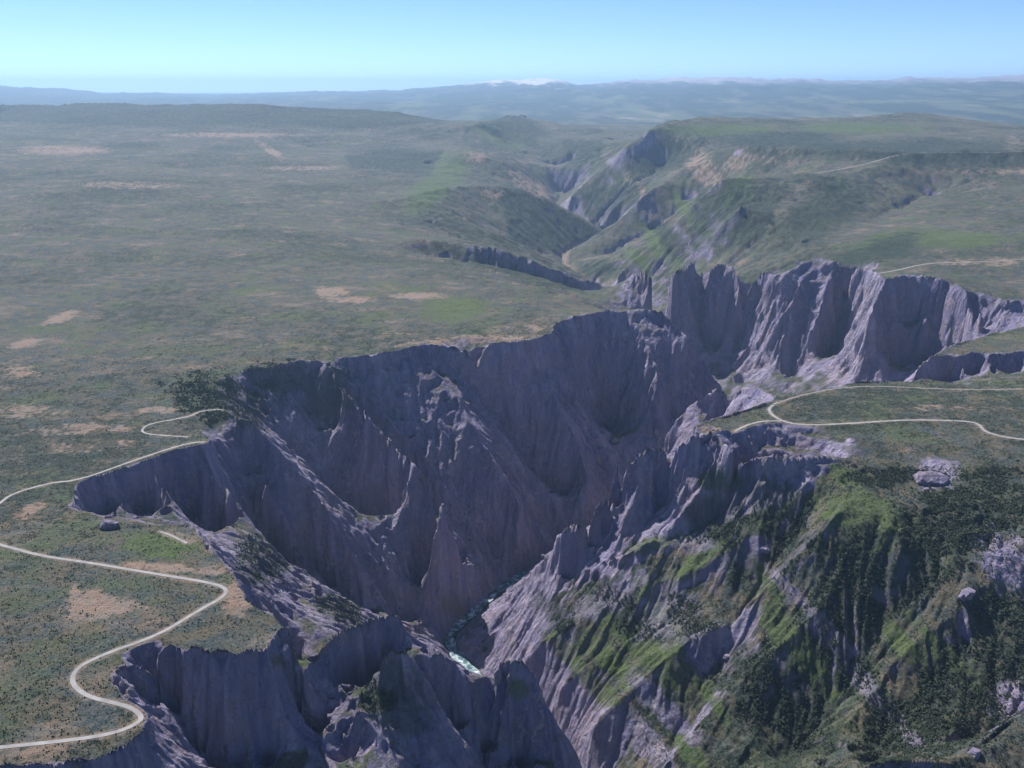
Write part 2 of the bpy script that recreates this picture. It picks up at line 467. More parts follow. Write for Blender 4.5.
def flutes(size, half, seed):
    q = np.random.RandomState(seed)
    II, JJ = np.meshgrid(np.arange(NT, dtype=np.float32) / size, np.arange(NR, dtype=np.float32) / size)
    I0 = II.astype(np.int32); J0 = JJ.astype(np.int32)
    ni = int(NT / size) + 4; nj = int(NR / size) + 4
    jx = q.rand(nj, ni).astype(np.float32); jy = q.rand(nj, ni).astype(np.float32); val = q.randn(nj, ni).astype(np.float32)
    best = np.full(II.shape, 1e9, np.float32); res = np.zeros(II.shape, np.float32)
    for a in (-1, 0, 1):
        for b in (-1, 0, 1):
            i_ = np.clip(I0 + a, 0, ni - 1); j_ = np.clip(J0 + b, 0, nj - 1)
            d = (i_ + jx[j_, i_] - II) ** 2 + (j_ + jy[j_, i_] - JJ) ** 2
            u = d < best
            best = np.where(u, d, best); res = np.where(u, val[j_, i_], res)
    return streaks(res, half)


st3 = flutes(15.0, 16, 5); st3 /= st3.std()
st4 = flutes(6.0, 9, 6); st4 /= st4.std()
amp = rock_slope * sc * np.clip(S, 0, 2.8) * (1 - 0.6 * SOUTH) * (0.5 + 0.5 * LOOSE) * (1 - 0.6 * sstep(5000, 6500, RR))
h -= amp * (np.abs(st2) * 6.0 + st3 * 3.6 + st4 * 1.9 + np.abs(st1) * 1.4)
h -= SOUTH * sc * (np.abs(st2) * 6.0 + 2.0 * st3) * sstep(0.25, 0.6, S)
h += (gnoise(GX0 / 13, GY0 / 13) * 2.2 + gnoise(GX0 / 6, GY0 / 6) * 1.0) * sstep(0.35, 0.9, S)
h = np.maximum(h, -806)

# ---- carve road benches and the river bed
def polyline_dist(poly, dens=1.0):
    """distance in metres to a polyline and level along it, only near it."""
    D = densify(poly, dens)
    return D


def smooth_poly(poly, it=2):
    P = np.array(poly, float)
    for _ in range(it):
        Q = np.empty((len(P) * 2, 3)); Q[0::2] = P; Q[1::2] = P
        q = [P[0]]
        for a in range(len(P) - 1):
            q.append(P[a] * 0.75 + P[a + 1] * 0.25); q.append(P[a] * 0.25 + P[a + 1] * 0.75)
        q.append(P[-1]); P = np.array(q)
    return P


def bench(hh, P, half, fall, level=None, only_down=False):
    """level the ground within half metres of polyline P, easing out over fall."""
    D = densify(P, 1.0)
    i, j = to_grid(D[:, 0], D[:, 1])
    w = np.zeros((NR, NT), np.float32); v = np.zeros((NR, NT), np.float32); best = np.full((NR, NT), 1e9, np.float32)
    for a in range(len(D)):
        c = math.hypot(D[a, 0], D[a, 1]) * DA
        q = int((half + fall) / c) + 2
        i0, j0 = int(i[a]), int(j[a])
        if i0 + q < 0 or i0 - q >= NT or j0 + q < 0 or j0 - q >= NR: continue
        sl = (slice(max(0, j0 - q), min(NR, j0 + q + 1)), slice(max(0, i0 - q), min(NT, i0 + q + 1)))
        d = np.hypot(GX0[sl] - D[a, 0], GY0[sl] - D[a, 1])
        b = best[sl]; upd = d < b
        b[upd] = d[upd]; v[sl][upd] = D[a, 2]
    w = 1 - sstep(half, half + fall, best)
    if only_down:
        w = w * (hh > v)
    return hh * (1 - w) + v * w, best


road_lines = {}
def px_line(poly):
    P = smooth_poly([ground_at(*q) for q in poly])
    i, j = to_grid(P[:, 0], P[:, 1])
    inside = (i > 2) & (i < NT - 3) & (j > 2)
    P = P[inside]; i = i[inside]; j = j[inside]
    z = sample(blur(h, 6), i, j)
    for _ in range(6):
        z[1:-1] = (z[:-2] + z[1:-1] * 2 + z[2:]) / 4
    P[:, 2] = z
    return P


ROADS = [(ROAD_NORTH, 4.1), (ROAD_UPPER, 3.9), (ROAD_TIP, 3.4), (ROAD_SOUTH, 4.6), (ROAD_SOUTH_SPUR, 3.8), (ROAD_RIM, 2.2), (ROAD_FAR, 5.0), (ROAD_CREST, 7.0), (PATH_VIEW, 3.0)]
ROAD_D = np.full((NR, NT), 1e9, np.float32)
road_geo = []
for poly, hw in ROADS:
    P = px_line(poly)
    h, d = bench(h, P, hw + 5, 14)
    ROAD_D = np.minimum(ROAD_D, d)
    road_geo.append((P, hw))
RIV = smooth_poly(RIVER_PLAN, 3)
RIV_in = RIV[(RIV[:, 1] > 700) & (RIV[:, 1] < 9000)].copy()
bed = RIV_in.copy(); bed[:, 2] -= 3
h, RIV_D = bench(h, bed, 14, 30)

# ------------------------------------------------------------------ ground cover
gt, gr = grads(blur(h, 1)); S = np.sqrt(gt * gt + gr * gr)
gtb, grb = grads(blur(h, 5)); SB = np.sqrt(gtb * gtb + grb * grb)
thr = 0.36 + 0.88 * SOUTH + 0.45 * sstep(5000, 6000, RR)
rock = sstep(thr, thr + 0.4, 0.45 * S + 0.55 * SB + 0.3 * fbm(GX0, GY0, 70, 3, seed=8))
n1 = fbm(GX0, GY0, 320, 5, 0.6, seed=31)
n2 = fbm(GX0, GY0, 60, 4, 0.65, seed=41)
n3 = fbm(GX0, GY0, 16, 3, 0.7, seed=51)
soil = 0.75 * sstep(0.02, 0.45, fbm(GX0 * 0.6, GY0, 130, 5, 0.65, seed=35) + n1 * 0.4 + n2 * 0.3 + 0.02)
scrub = sstep(-0.02, 0.16, n2 * 0.6 + n3 * 0.5 + fbm(GX0, GY0, 900, 3, seed=61) * 0.5)
green = sstep(-0.05, 0.3, fbm(GX0, GY0, 240, 4, 0.6, seed=71))
# sightings of particular patches: image x, y, half sizes, tilt in degrees, strength
SOIL_LIT_SPOTS = [(98,605,34,12,0),(75,598,6,16,0),(170,568,45,4,5),(120,444,20,4,-8),(60,432,40,3,0),(30,412,26,5,0),(90,428,40,4,0),(330,292,14,5,0),(350,300,20,3,0),(420,296,26,3,0),(70,448,30,4,0),(20,372,16,5,0),(24,344,14,4,-10),(60,318,16,4,-20),(240,598,22,14,-30),(228,446,24,6,0),(160,410,20,3,0),(30,510,16,5,-30),(185,540,14,5,25),(560,328,40,4,0),(470,340,60,4,-3),(300,168,30,2,0),(270,150,14,3,30),(60,150,40,4,0),(130,185,40,3,0),(230,135,60,2,0),(960,262,24,3,0),(1000,262,20,4,0),(985,170,60,4,0),(940,408,30,3,0),(860,150,18,3,0),(795,150,30,4,0),(760,160,16,4,0),(1010,150,8,12,30),(640,200,8,22,-35),(700,165,10,30,-40),(740,160,16,10,-30),(470,158,16,5,0),(530,185,20,6,30),(500,195,18,4,10),(690,435,30,5,-15),(900,760,34,6,0)]  # bare soil; streaks on the upstream crests paint sunlit ridge tops in soil colour
GREEN_SPOTS = [(846,478,18,10,20),(870,520,50,26,30),(765,578,8,26,-30),(700,680,8,50,-35),(640,640,16,70,-45),(610,660,12,60,-45),(665,610,10,50,-45),(790,640,16,60,-40),(700,560,40,8,-40),(655,545,30,8,-15),(720,480,20,10,0),(900,640,10,40,-45),(945,655,8,60,-42),(160,545,40,12,5),(290,660,20,8,0),(455,607,12,8,40),(520,690,12,10,0),(690,215,6,30,-40),(660,245,8,34,-40),(640,262,5,20,-40),(735,190,20,12,-30),(450,170,20,14,-35),(425,195,24,14,-35),(500,135,24,10,20),(950,240,60,8,0),(880,240,30,6,-20),(720,130,60,6,0),(860,128,60,6,0),(450,310,30,12,0),(690,750,10,30,-40),(610,700,10,40,-45),(565,650,10,24,-40)]
SCRUB_SPOTS = [(225,400,50,22,10),(285,380,40,16,0),(330,395,24,26,30),(770,500,40,22,30),(790,545,46,26,60),(720,520,30,24,0),(860,560,30,34,30),(960,520,70,36,-25),(900,580,60,30,-40),(985,480,24,12,0),(890,478,40,10,0),(835,600,40,26,-50),(770,690,34,60,-45),(960,700,60,40,-42),(900,740,40,30,-42),(1010,640,30,50,-35),(395,700,28,42,-20),(860,680,16,70,-42),(740,560,20,20,0),(690,620,14,40,-42),(620,610,14,40,-45),(560,620,12,30,-45),(725,220,30,28,-40),(670,240,10,20,-40),(820,215,60,20,-30),(880,250,40,12,-20),(900,150,120,10,0),(960,158,80,14,0),(780,140,60,8,0),(400,158,30,10,0),(200,115,220,10,0),(520,125,30,8,20),(600,270,24,8,0),(340,610,30,12,30),(260,560,24,24,50)]
ROCK_SPOTS = [(935,474,22,14,0,1),(1005,560,20,34,-40,1),(665,710,10,40,-45,.8),(640,735,14,40,-45,.8),(870,690,8,70,-42,.6),(705,650,20,20,-45,.7),(800,600,6,70,-45,.4),(605,600,40,12,-30,.6),(1010,700,24,14,-40,1),(760,545,10,8,0,.7),(700,545,20,8,0,.5),(665,615,30,26,-45,.45),(470,570,10,30,-20,.4),(385,700,14,10,0,-.6)]
PX, PY = view_xy(h)
wob = np.stack([fbm(GX0, GY0, 55, 3, 0.6, seed=81), fbm(GX0, GY0, 55, 3, 0.6, seed=91)])


def spots(lst, soft=0.75):
    res = np.zeros((NR, NT), np.float32)
    for t in lst:
        x, y, a, b, ang = t[:5]; amp = t[5] if len(t) > 5 else 1.0
        c, s_ = math.cos(math.radians(ang)), math.sin(math.radians(ang))
        q = max(a, b) * 2.2
        jj = np.where(((np.abs(PX - x) < q) & (np.abs(PY - y) < q)).any(1))[0]
        if len(jj) == 0: continue
        sl = slice(jj[0], jj[-1] + 1)
        dx = PX[sl] - x; dy = PY[sl] - y
        u = (dx * c + dy * s_) / a; v = (-dx * s_ + dy * c) / b
        d = np.sqrt(u * u + v * v) + 1.1 * wob[0][sl] + 0.8 * n3[sl]
        f = (1 - sstep(soft, 1.35, d)) * amp
        res[sl] = np.where(np.abs(f) > np.abs(res[sl]), f, res[sl])
    return res


WOODS_SHADE = [[(503, 187), (550, 203), (600, 231), (575, 246), (553, 256), (509, 240)], [(578, 193), (637, 181), (644, 202), (603, 227), (584, 215)],  # wooded upstream faces; their canyon shade is also painted in as dark scrub
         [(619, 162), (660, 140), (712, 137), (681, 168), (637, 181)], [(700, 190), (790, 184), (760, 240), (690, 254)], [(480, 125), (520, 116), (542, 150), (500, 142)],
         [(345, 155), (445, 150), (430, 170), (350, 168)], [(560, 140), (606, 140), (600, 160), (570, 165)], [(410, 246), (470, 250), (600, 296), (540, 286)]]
soil = np.clip(soil + spots(SOIL_LIT_SPOTS), 0, 1)
g_ = spots(GREEN_SPOTS); green = np.clip(green * 0.55 + g_ * 0.8, 0, 1.3)
k_ = spots(SCRUB_SPOTS)
for w_ in WOODS_SHADE:
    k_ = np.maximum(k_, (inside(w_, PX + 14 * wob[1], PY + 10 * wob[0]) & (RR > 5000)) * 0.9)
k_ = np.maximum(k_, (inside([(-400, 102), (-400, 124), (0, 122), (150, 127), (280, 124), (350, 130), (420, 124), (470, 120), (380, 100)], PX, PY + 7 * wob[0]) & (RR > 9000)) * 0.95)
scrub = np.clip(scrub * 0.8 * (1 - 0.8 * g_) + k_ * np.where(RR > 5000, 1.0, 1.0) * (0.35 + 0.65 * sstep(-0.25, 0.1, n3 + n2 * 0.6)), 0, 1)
soil = soil * (1 - g_) * (1 - k_ * 0.8)
soil = np.maximum(soil, 0.8 * (1 - sstep(4, 13, ROAD_D + 14 * n3)))
soil = np.maximum(soil, 0.7 * (1 - sstep(14, 60, RIV_D + 50 * n3)))
rock = np.clip(rock * (1 - 0.75 * g_) * (1 - 0.6 * k_) + spots(ROCK_SPOTS), 0, 1)
rock = rock * sstep(6, 10, ROAD_D)
streak = np.clip(0.42 + 0.25 * fbm(GX0 + 0.3 * h, GY0 - 0.2 * h, 120, 3, seed=77) - 0.17 * st3 - 0.13 * st4 + 0.10 * st1 + 0.8 * n2 + 0.5 * n3, 0, 1)

# ------------------------------------------------------------------ build the sheet
rows = np.concatenate([np.arange(0, np.searchsorted(rr, 5200)), np.arange(np.searchsorted(rr, 5200), NR, 2)])


def make_mesh(name, verts, faces_quads):
    me = bpy.data.meshes.new(name)
    nv = len(verts); nf = len(faces_quads); k = faces_quads.shape[1]
    me.vertices.add(nv)
    me.vertices.foreach_set("co", np.ascontiguousarray(verts, np.float32).ravel())
    me.loops.add(nf * k)
    me.loops.foreach_set("vertex_index", np.ascontiguousarray(faces_quads, np.int32).ravel())
    me.polygons.add(nf)
    me.polygons.foreach_set("loop_start", np.arange(0, nf * k, k, dtype=np.int32))
    me.update(calc_edges=True)
    return me


def grid_faces(nr, nt):
    a = (np.arange(nr - 1)[:, None] * nt + np.arange(nt - 1)[None]).ravel()
    return np.stack([a, a + 1, a + nt + 1, a + nt], 1)


def link(o, label=None, cat=None, group=None, kind=None):
    scene.collection.objects.link(o)
    if label: o["label"] = label
    if cat: o["category"] = cat
    if group: o["group"] = group
    if kind: o["kind"] = kind
    return o


def shade(me, smooth=True):
    me.polygons.foreach_set("use_smooth", np.full(len(me.polygons), smooth))


# crags: push the steep faces in and out along their own facing
g1, g2 = grads(blur(h, 4)); mg = np.sqrt(g1 * g1 + g2 * g2) + 1e-5
ux = (g1 * np.cos(TH) + g2 * np.sin(TH)) / mg; uy = (-g1 * np.sin(TH) + g2 * np.cos(TH)) / mg
qx, qy = GX0 + 0.14 * h, GY0 - 0.1 * h
crag = (fbm(qx, qy, 55, 3, 0.6, ridged=True, seed=101) * 9 + fbm(qx, qy, 17, 3, 0.6, ridged=True, seed=111) * 4.0) * sc
crag *= sstep(0.9, 1.8, mg) * (1 - 0.6 * SOUTH) * sstep(8, 22, ROAD_D)


def joints(size, tall, seed):
    """blocks between joints: each block of rock stands a little forward or back."""
    c, s_ = math.cos(seed), math.sin(seed)
    wa = fbm(GX0, GY0, size * 3, 2, seed=seed) * size * 0.9; wb = fbm(GX0, GY0, size * 3, 2, seed=seed + 50) * size * 0.9
    k = np.floor((h + 0.5 * wa) / tall).astype(np.int32)
    a = np.floor((GX0 * c + GY0 * s_ + wa) / size + 0.37 * k).astype(np.int32)
    b = np.floor((-GX0 * s_ + GY0 * c + wb) / size + 0.21 * k).astype(np.int32)
    return _PERM[(_hash(a, b) + 131 * k) & 4095].astype(np.float32) / 4096.0 - 0.5


JB = joints(34.0, 75.0, 0.6) * 17 + joints(14.0, 30.0, 1.1) * 8
crag += 0.8 * blur(JB, 2) * np.minimum(sc, 1.6) * sstep(0.7, 1.3, mg) * (1 - 0.5 * SOUTH) * sstep(8, 22, ROAD_D)
VX = GX0 + ux * crag; VY = GY0 + uy * crag
V = np.stack([VX[rows], VY[rows], h[rows]], -1).reshape(-1, 3)
me = make_mesh("canyon_ground", V, grid_faces(len(rows), NT))
shade(me)


def attr(me, name, arr):
    a = me.attributes.new(name, 'FLOAT', 'POINT')
    a.data.foreach_set("value", np.ascontiguousarray(arr, np.float32).ravel())


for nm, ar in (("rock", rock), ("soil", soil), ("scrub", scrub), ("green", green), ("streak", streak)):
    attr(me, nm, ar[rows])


def new_mat(name):
    m_ = bpy.data.materials.new(name); m_.use_nodes = True
    nt_ = m_.node_tree; nt_.nodes.clear()
    return m_, nt_.nodes, nt_.links


def ground_material():
    m_, N, L = new_mat("canyon_ground")
    o = N.new("ShaderNodeOutputMaterial"); b = N.new("ShaderNodeBsdfPrincipled")
    b.inputs["Roughness"].default_value = 0.95
    b.inputs["Specular IOR Level"].default_value = 0.1
    L.new(b.outputs[0], o.inputs[0])

    def at(n):
        a = N.new("ShaderNodeAttribute"); a.attribute_name = n; return a.outputs["Fac"]

    geo = N.new("ShaderNodeNewGeometry")

    def noise(scale, detail=4, rough=0.6):
        t = N.new("ShaderNodeTexNoise"); t.inputs["Scale"].default_value = scale
        t.inputs["Detail"].default_value = detail; t.inputs["Roughness"].default_value = rough
        L.new(geo.outputs["Position"], t.inputs["Vector"]); return t.outputs["Fac"]

    def mix(f, a, c):
        x = N.new("ShaderNodeMix"); x.data_type = 'RGBA'
        if isinstance(f, float): x.inputs[0].default_value = f
        else: L.new(f, x.inputs[0])
        for s, q in ((6, a), (7, c)):
            if isinstance(q, tuple): x.inputs[s].default_value = (*q, 1)
            else: L.new(q, x.inputs[s])
        return x.outputs[2]

    def ramp(f, a, c):
        x = N.new("ShaderNodeMapRange"); x.interpolation_type = 'SMOOTHSTEP'
        L.new(f, x.inputs[0]); x.inputs[1].default_value = a; x.inputs[2].default_value = c
        return x.outputs[0]

    def stretched(scale, detail, rough):
        mp = N.new("ShaderNodeMapping"); mp.inputs["Scale"].default_value = (1, 1, 0.3)
        L.new(geo.outputs["Position"], mp.inputs["Vector"])
        t = N.new("ShaderNodeTexNoise"); t.inputs["Scale"].default_value = scale
        t.inputs["Detail"].default_value = detail; t.inputs["Roughness"].default_value = rough
        L.new(mp.outputs[0], t.inputs["Vector"]); return t.outputs["Fac"]

    fine = noise(0.14, 6, 0.75); med = noise(0.02, 5, 0.65); vfine = noise(0.4, 3, 0.7)
    grass = mix(at("green"), (0.120, 0.104, 0.072), (0.062, 0.105, 0.030))
    grass = mix(ramp(med, 0.38, 0.62), grass, mix(at("green"), (0.052, 0.074, 0.078), (0.095, 0.135, 0.036)))
    grass = mix(ramp(fine, 0.45, 0.7), grass, (0.175, 0.155, 0.135))
    grass = mix(at("soil"), grass, mix(ramp(med, 0.35, 0.65), (0.30, 0.205, 0.155), (0.25, 0.205, 0.175)))
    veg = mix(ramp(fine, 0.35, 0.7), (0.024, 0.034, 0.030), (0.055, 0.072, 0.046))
    speck = N.new("ShaderNodeMath"); speck.operation = 'MAXIMUM'
    L.new(at("scrub"), speck.inputs[0])
    sp2 = N.new("ShaderNodeMath"); sp2.operation = 'MULTIPLY'; sp2.inputs[1].default_value = 0.75
    L.new(ramp(vfine, 0.56, 0.62), sp2.inputs[0]); L.new(sp2.outputs[0], speck.inputs[1])
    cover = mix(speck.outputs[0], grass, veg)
    rough_rock = stretched(0.09, 7, 0.75)
    rk = mix(at("streak"), (0.135, 0.125, 0.24), (0.375, 0.33, 0.435))
    rk = mix(ramp(rough_rock, 0.42, 0.68), rk, (0.25, 0.215, 0.27))
    rk = mix(ramp(noise(0.05, 6, 0.75), 0.6, 0.72), rk, (0.10, 0.115, 0.085))
    mpv = N.new("ShaderNodeMapping"); mpv.inputs["Scale"].default_value = (1, 1, 0.28)
    wv = N.new("ShaderNodeTexNoise"); wv.inputs["Scale"].default_value = 0.03; wv.inputs["Detail"].default_value = 4
    L.new(geo.outputs["Position"], wv.inputs["Vector"])
    wm = N.new("ShaderNodeVectorMath"); wm.operation = 'MULTIPLY_ADD'; wm.inputs[1].default_value = (45, 45, 45)
    L.new(wv.outputs["Color"], wm.inputs[0]); L.new(geo.outputs["Position"], wm.inputs[2]); L.new(wm.outputs[0], mpv.inputs["Vector"])
    vo = N.new("ShaderNodeTexVoronoi"); vo.feature = 'DISTANCE_TO_EDGE'; vo.inputs["Scale"].default_value = 0.032
    L.new(mpv.outputs[0], vo.inputs["Vector"])
    vc = N.new("ShaderNodeTexVoronoi"); vc.inputs["Scale"].default_value = 0.032
    L.new(mpv.outputs[0], vc.inputs["Vector"])
    crack = ramp(vo.outputs["Distance"], 0.0, 0.3)
    fx = N.new("ShaderNodeMath"); fx.operation = 'MULTIPLY'; fx.inputs[1].default_value = 0.35
    L.new(ramp(vc.outputs["Color"], 0.35, 0.9), fx.inputs[0])
    rk = mix(fx.outputs[0], rk, (0.13, 0.115, 0.165))
    br = N.new("ShaderNodeMath"); br.operation = 'MULTIPLY'; br.inputs[1].default_value = 0.42
    L.new(ramp(noise(0.011, 5, 0.65), 0.48, 0.62), br.inputs[0])
    rk = mix(br.outputs[0], rk, (0.26, 0.195, 0.215))
    lich = N.new("ShaderNodeMath"); lich.operation = 'MULTIPLY'; lich.inputs[1].default_value = 0.7
    L.new(ramp(noise(0.035, 7, 0.8), 0.57, 0.66), lich.inputs[0])
    rk = mix(lich.outputs[0], rk, (0.085, 0.10, 0.07))
    vn = N.new("ShaderNodeTexNoise"); vn.inputs["Scale"].default_value = 0.012; vn.inputs["Detail"].default_value = 5; vn.inputs["Distortion"].default_value = 1.2
    L.new(mpv.outputs[0], vn.inputs["Vector"])
    va = N.new("ShaderNodeMath"); va.operation = 'SUBTRACT'; va.inputs[1].default_value = 0.5; L.new(vn.outputs["Fac"], va.inputs[0])
    vb = N.new("ShaderNodeMath"); vb.operation = 'ABSOLUTE'; L.new(va.outputs[0], vb.inputs[0])
    vmr = N.new("ShaderNodeMapRange"); vmr.inputs[1].default_value = 0.004; vmr.inputs[2].default_value = 0.012; vmr.inputs[3].default_value = 0.55; vmr.inputs[4].default_value = 0.0
    L.new(vb.outputs[0], vmr.inputs[0])
    rk = mix(vmr.outputs[0], rk, (0.42, 0.34, 0.35))
    col = mix(at("rock"), cover, rk)
    col = mix(at("snow"), col, (0.66, 0.60, 0.60))
    L.new(col, b.inputs["Base Color"])
    bump = N.new("ShaderNodeBump"); bump.inputs["Strength"].default_value = 0.9; bump.inputs["Distance"].default_value = 13.0
    hm = N.new("ShaderNodeMath"); hm.operation = 'MULTIPLY_ADD'; hm.inputs[1].default_value = 0.3
    ck = N.new("ShaderNodeMath"); ck.operation = 'MULTIPLY'; L.new(crack, ck.inputs[0]); L.new(at("rock"), ck.inputs[1]); L.new(ck.outputs[0], hm.inputs[0]); L.new(stretched(0.07, 8, 0.72), hm.inputs[2]); L.new(hm.outputs[0], bump.inputs["Height"])
    L.new(bump.outputs[0], b.inputs["Normal"])
    return m_


M_GROUND = ground_material()
me.materials.append(M_GROUND)
ground = link(bpy.data.objects.new("ground", me), kind="structure")

# ------------------------------------------------------------------ country beyond the canyon, out to the mountains
FR = np.concatenate([[RB * 0.9995], np.exp(np.linspace(math.log(RB * 1.001), math.log(110000), 420))])
FT = np.linspace(th[0], th[-1], NT // 2)
FTH, FRR = np.meshgrid(FT, FR)
FX = FRR * np.sin(FTH); FY = FRR * np.cos(FTH)


def eye_z(y, dist):
    return CAM_H + (88.0 - y) / FPX / 1.111 * dist


def by_view(tab):
    """level along bearing from sightings (image x, image y)."""
    xs = np.array([t[0] for t in tab], float); ys = np.array([t[1] for t in tab], float)
    return lambda tt: np.interp(np.tan(tt) * FPX * 1.0545 + 512, xs, ys)


SKYLINE = by_view([(-300,92),(0,88),(60,90),(100,94),(190,96),(215,97),(260,95),(330,93),(400,91),(450,87),(480,83),(500,81),(520,81),(545,79),(560,80),(580,86),(600,85),(620,82),(670,79),(720,78),(760,80),(800,80),(850,82),(880,82),(900,79),(960,80),(1024,78),(1300,80)])
MIDLINE = by_view([(-300,101),(0,101),(200,101),(400,99),(480,96),(560,93),(620,92),(700,90),(760,89),(820,91),(880,92),(940,88),(1024,86),(1300,88)])
HILLINE = by_view([(-300,112),(0,110),(250,108),(400,104),(480,106),(560,109),(620,108),(700,106),(760,104),(900,103),(1024,100),(1300,100)])
z_near = np.interp(FT, th, h[-1].astype(float))[None]
plain = 60 + 60 * fbm(FX, FY, 5000, 4, 0.5, seed=2)
fz = z_near + (plain - z_near) * sstep(RB, 27000, FRR)
rg = fbm(FX, FY, 5200, 5, 0.55, ridged=True, seed=12)
rg2 = fbm(FX, FY, 2600, 4, 0.55, ridged=True, seed=13)
for line, dist, wid, na in ((HILLINE, 33000., 5000., 160.), (MIDLINE, 44000., 6000., 300.), (SKYLINE, 58000., 9000., 520.)):
    top = eye_z(line(FTH), dist) - 30
    env = np.exp(-((FRR - dist) / wid) ** 2) * np.where(FRR > dist, 1, 1)
    ramp_ = sstep(dist - 2.2 * wid, dist, FRR) * (1 - 0.55 * sstep(dist, dist + 1.5 * wid, FRR))
    fz = fz + np.maximum(top - fz, 0) * ramp_ * (0.86 + 0.12 * rg2) + na * (rg - 0.15) * env * 0.55
fz += sstep(26000, 40000, FRR) * (fbm(FX, FY * 0.5, 1500, 4, 0.6, ridged=True, seed=16) * 230 + rg2 * 120)
fz = np.maximum(fz, -100)
fme = make_mesh("far_country", np.stack([FX, FY, fz], -1).reshape(-1, 3), grid_faces(len(FR), len(FT)))
shade(fme)
pxf = np.tan(FTH) * FPX * 1.0545 + 512
f1 = fbm(FX, FY * 0.3, 2600, 5, 0.65, seed=14); f2 = fbm(FX, FY * 0.22, 900, 4, 0.68, seed=15)
hi = sstep(900, 1500, fz)
attr(fme, "rock", sstep(0.05, 0.3, f2 + 0.4 * hi) * hi)
attr(fme, "soil", 0.7 * sstep(0.08, 0.35, f1 * 0.8 + f2 * 0.5))
attr(fme, "scrub", sstep(-0.05, 0.12, f2 * 0.7 - f1 * 0.6 + 0.06 + 0.12 * sstep(30000, 45000, FRR)) * (1 - 0.7 * hi))
attr(fme, "green", sstep(-0.1, 0.3, f1))
attr(fme, "streak", np.clip(0.6 + f2, 0, 1))
snow_w = np.exp(-((pxf - 525) / 55) ** 2) + 0.22 * np.exp(-((pxf - 690) / 60) ** 2) + 0.08
attr(fme, "snow", np.clip(sstep(1050, 1300, fz + 700 * f2) * snow_w * 1.3 + 0.18 * sstep(0.22, 0.36, f1 * 0.6 + 0.9 * f2), 0, 1))
fme.materials.append(M_GROUND)
link(bpy.data.objects.new("mountain_range", fme), kind="structure")


# ------------------------------------------------------------------ roads and river
def ribbon(name, P, hw, lift, m_, widths=None):
    D = [P[0]]
    for a in range(len(P) - 1):
        n = max(1, int(np.hypot(*(P[a + 1] - P[a])[:2]) / 3))
        for t in range(1, n + 1): D.append(P[a] + (P[a + 1] - P[a]) * t / n)
    D = np.array(D)
    T = np.gradient(D[:, :2], axis=0); T /= np.linalg.norm(T, axis=1)[:, None] + 1e-9
    Nn = np.stack([T[:, 1], -T[:, 0]], 1)
    w = (np.full(len(D), hw) if widths is None else widths(D))
    cols = np.linspace(-1, 1, 5)
    V_ = []
    for c in cols:
        V_.append(np.concatenate([D[:, :2] + Nn * (w * c)[:, None], (D[:, 2] + lift)[:, None]], 1))
    V_ = np.stack(V_, 1).reshape(-1, 3)
    f = grid_faces(len(D), 5)
    m2 = make_mesh(name, V_, f); m2.materials.append(m_)
    return link(bpy.data.objects.new(name, m2), kind="structure")


def road_material():
    m_, N, L = new_mat("road_surface")
    o = N.new("ShaderNodeOutputMaterial"); b = N.new("ShaderNodeBsdfPrincipled")
    b.inputs["Roughness"].default_value = 0.9
    t = N.new("ShaderNodeTexNoise"); t.inputs["Scale"].default_value = 0.05; t.inputs["Detail"].default_value = 6
    g = N.new("ShaderNodeNewGeometry"); L.new(g.outputs["Position"], t.inputs["Vector"])
    r = N.new("ShaderNodeValToRGB"); r.color_ramp.elements[0].color = (0.20, 0.19, 0.185, 1); r.color_ramp.elements[1].color = (0.31, 0.295, 0.285, 1)
    r.color_ramp.elements[0].position = 0.3; r.color_ramp.elements[1].position = 0.7
    L.new(t.outputs["Fac"], r.inputs[0]); L.new(r.outputs[0], b.inputs["Base Color"]); L.new(b.outputs[0], o.inputs[0])
    return m_


def river_material():
    m_, N, L = new_mat("river_water")
    o = N.new("ShaderNodeOutputMaterial"); b = N.new("ShaderNodeBsdfPrincipled")
    g = N.new("ShaderNodeNewGeometry")
    t = N.new("ShaderNodeTexNoise"); t.inputs["Scale"].default_value = 0.055; t.inputs["Detail"].default_value = 7; t.inputs["Roughness"].default_value = 0.7
    L.new(g.outputs["Position"], t.inputs["Vector"])
    r = N.new("ShaderNodeValToRGB"); e = r.color_ramp.elements
    e[0].color = (0.05, 0.10, 0.11, 1); e[0].position = 0.4; e[1].color = (0.62, 0.66, 0.68, 1); e[1].position = 0.62
    q = e.new(0.5); q.color = (0.13, 0.21, 0.22, 1)
    L.new(t.outputs["Fac"], r.inputs[0]); L.new(r.outputs[0], b.inputs["Base Color"])
    b.inputs["Roughness"].default_value = 0.25
    bu = N.new("ShaderNodeBump"); bu.inputs["Distance"].default_value = 0.8; L.new(t.outputs["Fac"], bu.inputs["Height"]); L.new(bu.outputs[0], b.inputs["Normal"])
    L.new(b.outputs[0], o.inputs[0])
    return m_


M_ROAD = road_material()
for k, (P, hw) in enumerate(road_geo):
    ribbon("path" if k == len(road_geo) - 1 else "road", P, hw, 0.45, M_ROAD)
RV = RIV[(RIV[:, 1] > 620) & (RIV[:, 1] < 4200)]
ribbon("river", RV, 13, 2.0, river_material(), lambda D: 15 + 4 * np.sin(D[:, 1] / 37) + 3.5 * np.sin(D[:, 1] / 13.0 + 1))


